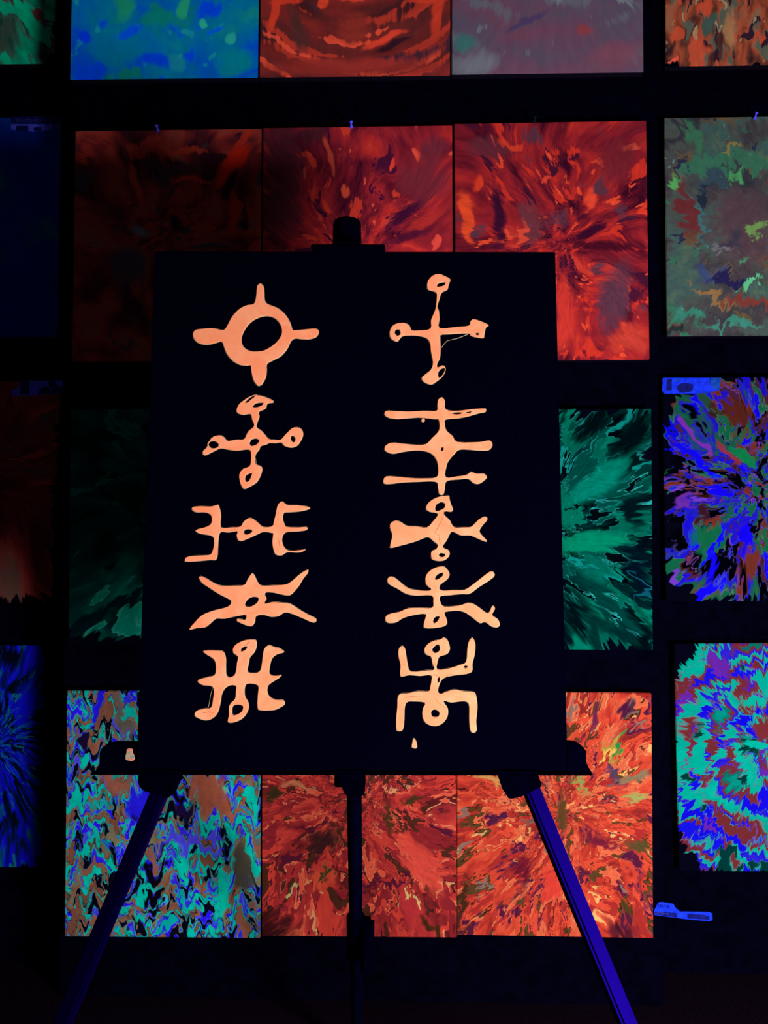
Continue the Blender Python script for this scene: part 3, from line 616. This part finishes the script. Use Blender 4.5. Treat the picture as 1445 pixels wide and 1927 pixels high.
SY.append((C_, 'three long bars crossed by an upright with a round middle', [
 [(588,1264),(562,1280),(556,1320),(552,1350),(470,1350),(380,1355),(290,1352),(230,1350),(214,1372),(235,1395),(290,1407),(360,1403),(440,1398),(540,1408),(565,1412),(570,1460),(560,1490),(520,1530),(485,1565),(420,1570),(330,1562),(260,1557),(220,1580),(220,1612),(270,1632),(340,1620),(420,1610),(490,1618),(530,1640),(555,1680),(562,1740),(550,1780),(470,1787),(390,1785),(310,1778),(230,1774),(208,1800),(215,1825),(260,1827),(330,1818),(420,1814),(545,1812),(560,1850),(570,1892),(600,1895),(610,1850),(622,1808),(700,1798),(760,1795),(790,1820),(830,1826),(870,1800),(881,1780),(860,1758),(810,1757),(775,1746),(745,1765),(680,1775),(615,1780),(618,1720),(632,1680),(670,1635),(705,1605),(780,1607),(880,1611),(912,1590),(915,1560),(890,1542),(830,1552),(690,1552),(660,1515),(620,1480),(610,1440),(615,1410),(700,1402),(760,1390),(830,1370),(870,1362),(876,1345),(860,1335),(780,1340),(690,1350),(615,1342),(610,1290)],
 [(583,1605),(590,1588),(597,1595),(592,1610)], [(655,1368),(700,1363),(712,1370),(680,1374)], [(745,1363),(776,1358),(762,1367)]]))
SY.append((D_, 'fish-tailed bar with a loop above and below', [
 [(600,112),(560,120),(520,140),(490,170),(485,200),(510,218),(550,225),(558,240),(530,275),(490,315),(420,308),(360,305),(320,280),(285,272),(255,290),(250,320),(265,370),(252,430),(260,452),(330,435),(420,410),(495,382),(530,405),(558,430),(550,455),(520,470),(516,505),(530,528),(570,537),(610,530),(638,500),(635,468),(605,452),(595,440),(620,405),(645,355),(665,348),(710,370),(775,372),(830,395),(875,412),(878,400),(850,370),(833,342),(850,310),(880,275),(882,255),(860,247),(825,265),(790,300),(770,313),(720,315),(670,315),(650,290),(640,270),(605,235),(610,215),(650,218),(662,200),(650,170),(640,135),(635,112)],
 [(546,195),(555,170),(585,155),(605,165),(602,190),(570,207),(550,210)], [(570,497),(580,485),(607,490),(600,505),(580,507)]]))
SY.append((D_, 'figure with two raised and two lowered arms', [
 [(575,568),(535,580),(500,605),(480,640),(485,685),(515,715),(500,725),(430,722),(370,708),(320,670),(280,640),(250,635),(233,655),(245,685),(300,715),(360,750),(430,760),(520,760),(530,800),(522,835),(450,835),(370,838),(310,862),(240,878),(220,905),(235,935),(290,935),(340,905),(400,888),(475,878),(480,900),(468,945),(480,970),(540,970),(600,960),(623,940),(620,910),(608,880),(615,865),(690,858),(740,870),(790,905),(835,938),(870,932),(910,960),(950,965),(965,945),(950,910),(915,885),(932,850),(928,828),(910,826),(895,860),(875,868),(830,835),(790,810),(750,805),(700,820),(605,828),(580,800),(580,765),(640,758),(720,750),(770,748),(830,705),(920,645),(930,615),(905,600),(870,620),(800,675),(735,718),(660,722),(580,722),(580,690),(625,655),(640,620),(625,590),(605,570)],
 [(545,650),(560,625),(590,612),(590,630),(560,652)], [(533,925),(545,900),(570,895),(560,920),(540,935)]]))
SY.append((D_, 'figure with squared arms raised and squared legs down', [
 [(600,1028),(575,1040),(530,1050),(490,1075),(472,1110),(485,1140),(515,1155),(525,1200),(535,1235),(490,1240),(390,1248),(370,1210),(360,1150),(350,1100),(330,1083),(308,1100),(305,1150),(318,1210),(315,1265),(330,1285),(380,1275),(450,1280),(515,1275),(518,1310),(510,1350),(500,1375),(430,1375),(370,1387),(320,1392),(300,1415),(297,1480),(290,1560),(292,1625),(315,1638),(338,1625),(347,1560),(350,1480),(365,1450),(400,1445),(475,1452),(462,1490),(460,1540),(485,1585),(540,1605),(590,1590),(625,1545),(628,1490),(600,1442),(650,1452),(710,1445),(750,1448),(762,1480),(762,1560),(770,1630),(795,1648),(815,1630),(812,1570),(820,1480),(810,1400),(790,1380),(730,1375),(665,1365),(610,1380),(575,1393),(565,1370),(580,1320),(610,1290),(680,1275),(745,1268),(785,1250),(788,1200),(800,1150),(807,1080),(795,1040),(780,1030),(762,1050),(750,1100),(742,1185),(700,1205),(640,1225),(560,1235),(562,1190),(575,1155),(620,1140),(640,1115),(640,1085),(625,1045)],
 [(527,1112),(540,1090),(565,1075),(572,1110),(545,1128)], [(730,1222),(742,1212),(752,1218),(742,1227)], [(560,1305),(570,1288),(572,1308),(565,1320)], [(520,1520),(530,1500),(555,1500),(570,1520),(560,1540),(530,1540)]]))
ZK = 420.0 / 1445.0

def stroke(name, org, loops, parent, mats, off=0.0006):
    """raised paint on the canvas: a thin rim with the thicker coat on top"""
    L = []
    for lp in loops:
        sm = smooth_loop(lp, 3)
        L.append([bp(org[0] + p[0] * ZK, org[1] + p[1] * ZK) for p in sm])
    me = filled(L, 0.0003)
    for v in me.vertices: v.co = (v.co.x, -0.0003 - v.co.z, v.co.y)
    me.flip_normals()
    rim = link(name, me, M_THIN, parent)
    me2 = filled(L, 0.0003, 0.0004, -0.0011)
    for v in me2.vertices: v.co = (v.co.x, -0.0010 - v.co.z, v.co.y)
    me2.flip_normals()
    link('paint_coat', me2, M_PAINT, rim)
    return rim

for org, lab, loops in SY:
    o = stroke('painted_symbol', org, loops, board, M_PAINT)
    o['label'] = 'orange painted ' + lab
circ = [(467 + 13 * math.cos(t), 1414 + 13 * math.sin(t)) for t in [2 * math.pi * i / 10 for i in range(10)]]
stroke('paint_dot', C_, [circ], board, M_PAINT)
stroke('paint_drip', D_, [[(400,1685),(412,1683),(425,1705),(430,1740),(415,1750),(392,1738),(395,1705)]], board, M_PAINT)

# a thin thread of paint beside the tall cross
def thread(pts, org, r):
    bm = bmesh.new()
    P3 = [bp(org[0] + a * ZK, org[1] + b * ZK) for a, b in pts]
    for a, b in zip(P3, P3[1:]):
        tube(bm, (a[0], -0.0004, a[1]), (b[0], -0.0004, b[1]), r, r, 6)
    return link('paint_thread', bm_mesh(bm, 'paint_thread'), M_THIN, board)
thread([(586, 945), (605, 918), (625, 898), (685, 885), (720, 872), (757, 857)], C_, 0.0005)
thread([(480, 1362), (470, 1400), (455, 1482)], B_, 0.0003)
thread([(760, 1660), (765, 1700)], A_, 0.0004)

M_CREASE = plain('paint_crease', (0.42, 0.12, 0.05), 0.9, grain=(90, .2))
def crease(pts, org, r=0.00028):
    bm = bmesh.new()
    P3 = [bp(org[0] + a * ZK, org[1] + b * ZK) for a, b in pts]
    for a, b in zip(P3, P3[1:]):
        tube(bm, (a[0], -0.0017, a[1]), (b[0], -0.0017, b[1]), r, r, 6)
    link('paint_crease', bm_mesh(bm, 'paint_crease'), M_CREASE, board)
crease([(604, 212), (598, 250), (576, 298), (545, 352), (560, 366), (577, 370), (571, 398), (584, 430)], D_)
crease([(908, 215), (905, 270)], B_)
crease([(905, 388), (916, 420), (919, 462)], B_)
crease([(600, 340), (632, 332)], B_)
crease([(545, 1422), (562, 1452), (598, 1472), (618, 1492)], D_)
crease([(350, 1420), (400, 1411), (480, 1408)], D_)
crease([(523, 1278), (548, 1270), (570, 1288)], D_)
crease([(612, 1290), (630, 1275), (655, 1268)], D_)
crease([(420, 1520), (460, 1512), (490, 1520)], B_)
crease([(690, 1085), (705, 1075), (722, 1055)], B_)

# ---------------------------------------------------------------- easel
easel = bpy.data.objects.new('tripod_easel', None)
COL.objects.link(easel)
hub = BMAT @ Vector((0, 0.05, 0)); easel.location = (hub.x, hub.y, 0)
tag(easel, 'black tripod easel with tubular legs holding the symbol canvas', 'easel')
bpy.context.view_layer.update()
EINV = easel.matrix_basis.inverted()

def epart(name, bm, mat, smooth=False, board_space=True, parent=None):
    me = bm_mesh(bm, name, smooth)
    me.transform(EINV @ BMAT if board_space else EINV)
    return link(name, me, mat, parent or easel)

# tray with a shaped front lip and a ledge below the canvas
lip = [(172, 1457), (180, 1449), (187, 1437), (187, 1418), (189, 1411), (194, 1405), (201, 1402), (212, 1401), (1080, 1399), (1090, 1401), (1098, 1406), (1103, 1414), (1103, 1435), (1107, 1443), (1114, 1454)]
lipL = [bp(a, b) for a, b in lip]
bm = bmesh.new()
xa, xb = x0 - 0.0006, x1 + 0.0006
zb = min(bp(172, 1455.5, -0.004)[1], bp(1114, 1453, -0.004)[1])
wl = [p for p in lipL if p[0] < xa]; wr = [p for p in lipL if p[0] > xb]
prism(bm, wl + [(xa, wl[-1][1]), (xa, wl[0][1])], 0.0, 0.0262)
prism(bm, [(xb, wr[-1][1]), (xb, wr[0][1])] + wr, 0.0, 0.0262)
box(bm, (lipL[0][0], -0.004, zb), (lipL[-1][0], 0.0262, min(z0 - 0.0004, wl[0][1])), 0)
tray = epart('tray', bm, M_PLASTIC)
blob = [(244, 1408), (239, 1410), (238, 1417), (236, 1423), (237, 1429), (243, 1431), (249, 1432), (253, 1427), (252, 1421), (249, 1416), (249, 1410)]
me = filled([smooth_loop([bp(a, b, -0.001) for a, b in blob], 3)], 0.0006, 0.0006, -0.0004)
for v in me.vertices: v.co = (v.co.x, -0.0010 - v.co.z, v.co.y)
me.flip_normals()
me.transform(EINV @ BMAT)
M_BLOB = bpy.data.materials.new('smeared_paint'); M_BLOB.use_nodes = True
Ex.T = M_BLOB.node_tree; _tc = Ex.T.nodes.new('ShaderNodeTexCoord')
put(Ex.T.nodes['Principled BSDF'].inputs['Base Color'], ramp(noise(Ex(_tc.outputs['Object']), 110, 2, .5, .5), [(.36, (.02, .02, .03)), (.42, (.10, .26, .2)), (.5, (.40, .30, .2)), (.6, (.55, .20, .12))]))
Ex.T.nodes['Principled BSDF'].inputs['Specular IOR Level'].default_value = 0
o = link('paint_smear', me, M_BLOB, tray)
o['label'] = 'smear of orange and green paint'

# top clamp: flange on the canvas edge, domed knob
cx_, cz_ = bp(652, 472)
fl0, fl1 = bp(586, 467)[0], bp(725, 467)[0]
bm = bmesh.new()
box(bm, (fl0, -0.012, z1 + 0.0004), (fl1, 0.032, z1 + 0.0064), 0.0015)
box(bm, (fl0 + .012, -0.014, z1 - 0.004), (fl1 - .012, -0.0045, z1 + 0.004), 0.001)
epart('clamp_flange', bm, M_PLASTIC)
bm = bmesh.new()
kz = z1 + 0.006
top = bp(652, 406)[1]
hh = top - kz
lathe(bm, [(0.0, 0), (.034, 0), (.028, .0018), (.0235, .006), (.0222, .012), (.0218, hh * .6), (.0214, hh - .0068), (.0205, hh - .0052), (.015, hh - .0022), (.008, hh - .0006), (0, hh)], 32, Matrix.Translation((cx_, 0.012, kz)))
epart('clamp_knob', bm, M_PLASTIC, True)
# upright behind the canvas
bm = bmesh.new(); box(bm, (cx_ - .014, 0.0275, -0.03), (cx_ + .014, 0.047, z1 + 0.012), 0.002)
epart('upright', bm, M_POST)

def bracket(name, pts, y0, y1, off):
    bm = bmesh.new(); prism(bm, [bp(a, b, off) for a, b in pts], y0, y1)
    return epart(name, bm, M_PLASTIC)
bracket('leg_bracket', [(934, 1450), (944, 1474), (951, 1494), (956, 1501), (962, 1502), (980, 1498), (1016, 1480), (1018, 1474), (1009, 1450)], -0.004, 0.030, 0.0)
bracket('leg_bracket', [(342, 1450), (335, 1465), (322, 1497), (318, 1500), (300, 1495), (274, 1488), (264, 1480), (261, 1470), (262, 1450)], -0.004, 0.030, 0.0)
bracket('post_bracket', [(631, 1450), (636, 1464), (641, 1477), (648, 1492), (655, 1499), (676, 1499), (679, 1496), (686, 1495), (686, 1478), (682, 1463), (687, 1450)], -0.002, 0.06, 0.0)

# front legs: from the brackets forward and outward to the floor
def leg_to_floor(x_a, y_a, x_b, y_b, depth_y, off):
    pa = on_plane(x_a, y_a, B0 - BN * off, BN)
    sl = (x_b - x_a) / (y_b - y_a)
    lo, hi = 1300.0, 6000.0
    for _ in range(60):
        mid = (lo + hi) / 2
        d = ray(x_a + (mid - y_a) * sl, mid)
        p = CAM + d * (-CAM_H / d.z)
        if p.y > depth_y: lo = mid
        else: hi = mid
    return pa, p

for nm, (xa, ya, xb, yb) in (('r', (996, 1478, 1181, 1927)), ('l', (306, 1480, 137, 1880))):
    pa, pb = leg_to_floor(xa, ya, xb, yb, 1.05, 0.012)
    u = (pb - pa).normalized()
    out = Vector((0.52 if nm == 'r' else -0.22, -0.88, 0.2))
    fz = (out - u * out.dot(u)).normalized(); fx = fz.cross(u)
    bm = bmesh.new()
    ln = (pb - pa).length - 0.03
    box(bm, (-.0125, -.008, 0), (.0125, .008, ln), 0.0035)
    bmesh.ops.transform(bm, verts=bm.verts, matrix=Matrix.Translation(pa) @ Matrix((fx, fz, u)).transposed().to_4x4())
    lg = epart('leg', bm, M_LEG, False, False)
    bm = bmesh.new(); lathe(bm, [(0, 0), (.017, 0), (.018, .006), (.015, .035), (.0126, .04), (0, .04)], 24, Matrix.Translation((pb.x, pb.y, 0.0)))
    ft = epart('rubber_foot', bm, M_PLASTIC, False, False, lg)

# rear leg, leaning back towards the wall, with a locking collar
pa = on_plane(666, 1470, B0 - BN * 0.04, BN)
d = ray(673, 1985); pb = CAM + d * (-CAM_H / d.z)
u = (pb - pa).normalized()
bm = bmesh.new(); tube(bm, pa, pb, 0.0112, 0.0105, 24)
rl = epart('leg', bm, M_POST, False, False)
def along(py):
    lo, hi = 0.0, 1.0
    for _ in range(50):
        m = (lo + hi) / 2; p = pa.lerp(pb, m) - CAM
        if CY - F * p.dot(CU_AX) / p.dot(_f) < py: lo = m
        else: hi = m
    return pa.lerp(pb, lo)
q0, q1 = along(1727), along(1800)
bm = bmesh.new(); tube(bm, q0 - u * .004, q0, .012, .0155, 24); tube(bm, q0, q1, .0155, .0155, 24)
box(bm, (q0.x + .008, q0.y - .012, q1.z), (q0.x + .0305, q0.y + .012, q0.z), .006)
epart('leg_collar', bm, M_PLASTIC, False, False, rl)

# ---------------------------------------------------------------- stickers, tag and pins
def flat_on(name, pts, owner, y, mat, depth, parent=None, sm=False):
    """thin paper cut to a photo outline on the plane y, parented to its picture"""
    q = [on_y(a, b, y) for a, b in pts]
    lp = [(p.x, p.z) for p in q]
    if sm: lp = smooth_loop(lp, 4)
    me = filled([lp], depth)
    for v in me.vertices: v.co = (v.co.x, y - v.co.z, v.co.y)
    me.flip_normals()
    if owner is not None:
        root = owner
        me.transform((Matrix.Translation(root.location) @ root.rotation_euler.to_matrix().to_4x4()).inverted())
    return link(name, me, mat, parent or owner)

def find(word): return [o for o in PAINT if word in o['label']][0]
r3r = find('violet'); r2l = find('bright sticker'); r3l = find('red-brown')
e = 0.0004
st = flat_on('sticker', [(1247, 711), (1336, 711), (1335, 720), (1340, 730), (1352, 735), (1340, 737), (1324, 740), (1280, 741), (1249, 741), (1246, 735)], r3r, SIDE_Y - e, M_PAPER, 0.0003)
st['label'] = 'bright blue glowing torn sticker'
flat_on('sticker_print', [(1255, 714), (1264, 713), (1264, 734), (1254, 735)], r3r, SIDE_Y - 2.2 * e, M_INK, 0.0002, st)
flat_on('sticker_print', [(1273, 729), (1277, 724), (1284, 721), (1294, 721), (1303, 724), (1304, 730), (1301, 736), (1290, 739), (1280, 738), (1276, 734)], r3r, SIDE_Y - 2.2 * e, M_INK, 0.0002, st, True)
flat_on('sticker_print', [(1270, 713), (1278, 712), (1277, 718), (1272, 719)], r3r, SIDE_Y - 2.2 * e, M_PAPER2, 0.0002, st)
st2 = flat_on('sticker_film', [(1336.5, 711), (1357, 711), (1353, 734), (1346, 733), (1340, 729), (1336.5, 720)], r3r, SIDE_Y - e, M_PAPER2, 0.0003)
st = flat_on('sticker', [(21, 234), (60, 234), (97, 234), (98, 241), (94, 244), (62, 248), (21, 244)], r2l, SIDE_Y - e, M_PAPER_LIFTED, 0.0003)
st['label'] = 'torn glowing sticker strip'
flat_on('sticker_print', [(31, 237), (53, 237), (53, 247), (31, 245.5)], r2l, SIDE_Y - 2.2 * e, M_INK, 0.0002, st)
flat_on('sticker_print', [(64, 240), (78, 239), (78, 245), (64, 246.5)], r2l, SIDE_Y - 2.2 * e, M_INK, 0.0002, st)
fl = flat_on('sticker_film', [(21, 220), (82, 219), (117, 220), (117, 232), (21, 232)], r2l, SIDE_Y - e, M_INK, 0.0003)
fl['label'] = 'faint film with lettering'
M_FAINT = plain('faint_lettering', (0.05, 0.05, 0.35), 0.9, grain=(90, .2))
def lettering(s, px, py, hpx, y, parent, mat, rot=0.0, wscale=1.0):
    k = y / F
    me = text_mesh(s, hpx * 1.42 * k)
    me.transform(Matrix.Diagonal((wscale, 1, 1, 1)))
    me.transform(Matrix.Rotation(rot, 4, 'Z'))
    p = on_y(px, py, y)
    for v in me.vertices: v.co = (p.x + v.co.x, y - v.co.z, p.z + v.co.y)
    root = parent
    while root.parent: root = root.parent
    me.transform((Matrix.Translation(root.location) @ root.rotation_euler.to_matrix().to_4x4()).inverted())
    return link('lettering', me, mat, parent)
lettering('TVATZNG A.V', 29, 230, 6, SIDE_Y - 2.4 * e, fl, M_FAINT, 0, 1.15)
st = flat_on('sticker', [(22, 732), (35, 731), (36, 717), (118, 716), (118, 740), (98, 742), (60, 744), (22, 745)], r3l, SIDE_Y - e, M_PAPER_LIFTED, 0.0003)
st['label'] = 'torn glowing sticker with dark patches'
flat_on('sticker_print', [(38, 717.5), (55, 717), (55, 742), (38, 742)], r3l, SIDE_Y - 2.2 * e, M_INK, 0.0002, st)
flat_on('sticker_print', [(71, 742), (74, 734), (80, 728), (88, 727), (94, 731), (97, 741)], r3l, SIDE_Y - 2.2 * e, M_INK, 0.0002, st)
flat_on('sticker_print', [(91, 717), (101, 717), (110, 727), (117.5, 728), (117.5, 740), (99, 741), (96, 730), (90, 724)], r3l, SIDE_Y - 2.2 * e, M_INK, 0.0002, st)

ty = FACE - 0.0012
tagp = [(1230, 1714), (1234, 1706), (1238, 1698), (1245, 1697), (1267, 1701), (1269, 1706), (1279, 1715), (1335, 1716), (1340, 1719), (1340, 1731), (1334, 1733), (1288, 1729), (1230, 1721)]
pt = flat_on('paper_tag', tagp, None, ty, M_PAPER, 0.0010)
tag(pt, 'small glowing blue paper tag sticking out beside the fiery painting', 'tag')
def on_tag(name, pts, mat):
    return flat_on(name, pts, None, ty - 0.0013, mat, 0.0002, pt)
on_tag('printed_band', [(1231, 1715.5), (1272, 1718), (1274, 1727), (1232, 1720.5)], M_INK)
on_tag('printed_band', [(1293, 1719), (1325, 1721.5), (1333, 1724), (1336, 1731), (1294, 1728.5)], M_INK)
lettering('FIICE', 1237, 1707.5, 6, ty - 0.0015, pt, M_INK, math.radians(-5), 1.2)
lettering('F.ICE.ME.E.98', 1233, 1719.2, 3, ty - 0.0017, pt, M_FAINT, math.radians(-4), 1.0)

def pin(px, py, y, mat, label, tilt):
    p = on_y(px, py, y)
    bm = bmesh.new()
    m = Matrix.Rotation(math.radians(90) + tilt, 4, 'X')
    lathe(bm, [(0, -.001), (.0040, -.001), (.0042, .001), (.0022, .0025), (.0019, .0085), (.0034, .010), (.0036, .0125), (.0022, .0135), (0, .0137)], 16, m)
    o = link('push_pin', bm_mesh(bm, 'push_pin', True), mat)
    o.location = p
    tag(o, label, 'push pin', 'push pins along the second row')
pin(661, 239, WALL_Y - 0.002, M_PIN, 'bright violet push pin above the red painting behind the clamp', math.radians(-32))
pin(297, 246, WALL_Y - 0.002, M_PIN, 'dim violet push pin above the shadowed dark red painting', math.radians(-32))
pin(1420, 222, SIDE_Y - 0.002, M_PIN, 'blue push pin above the grey-green swirl painting', math.radians(-36))
pin(1005, 229, WALL_Y - 0.002, M_PIN_DARK, 'dark push pin above the red and orange burst painting', math.radians(-28))
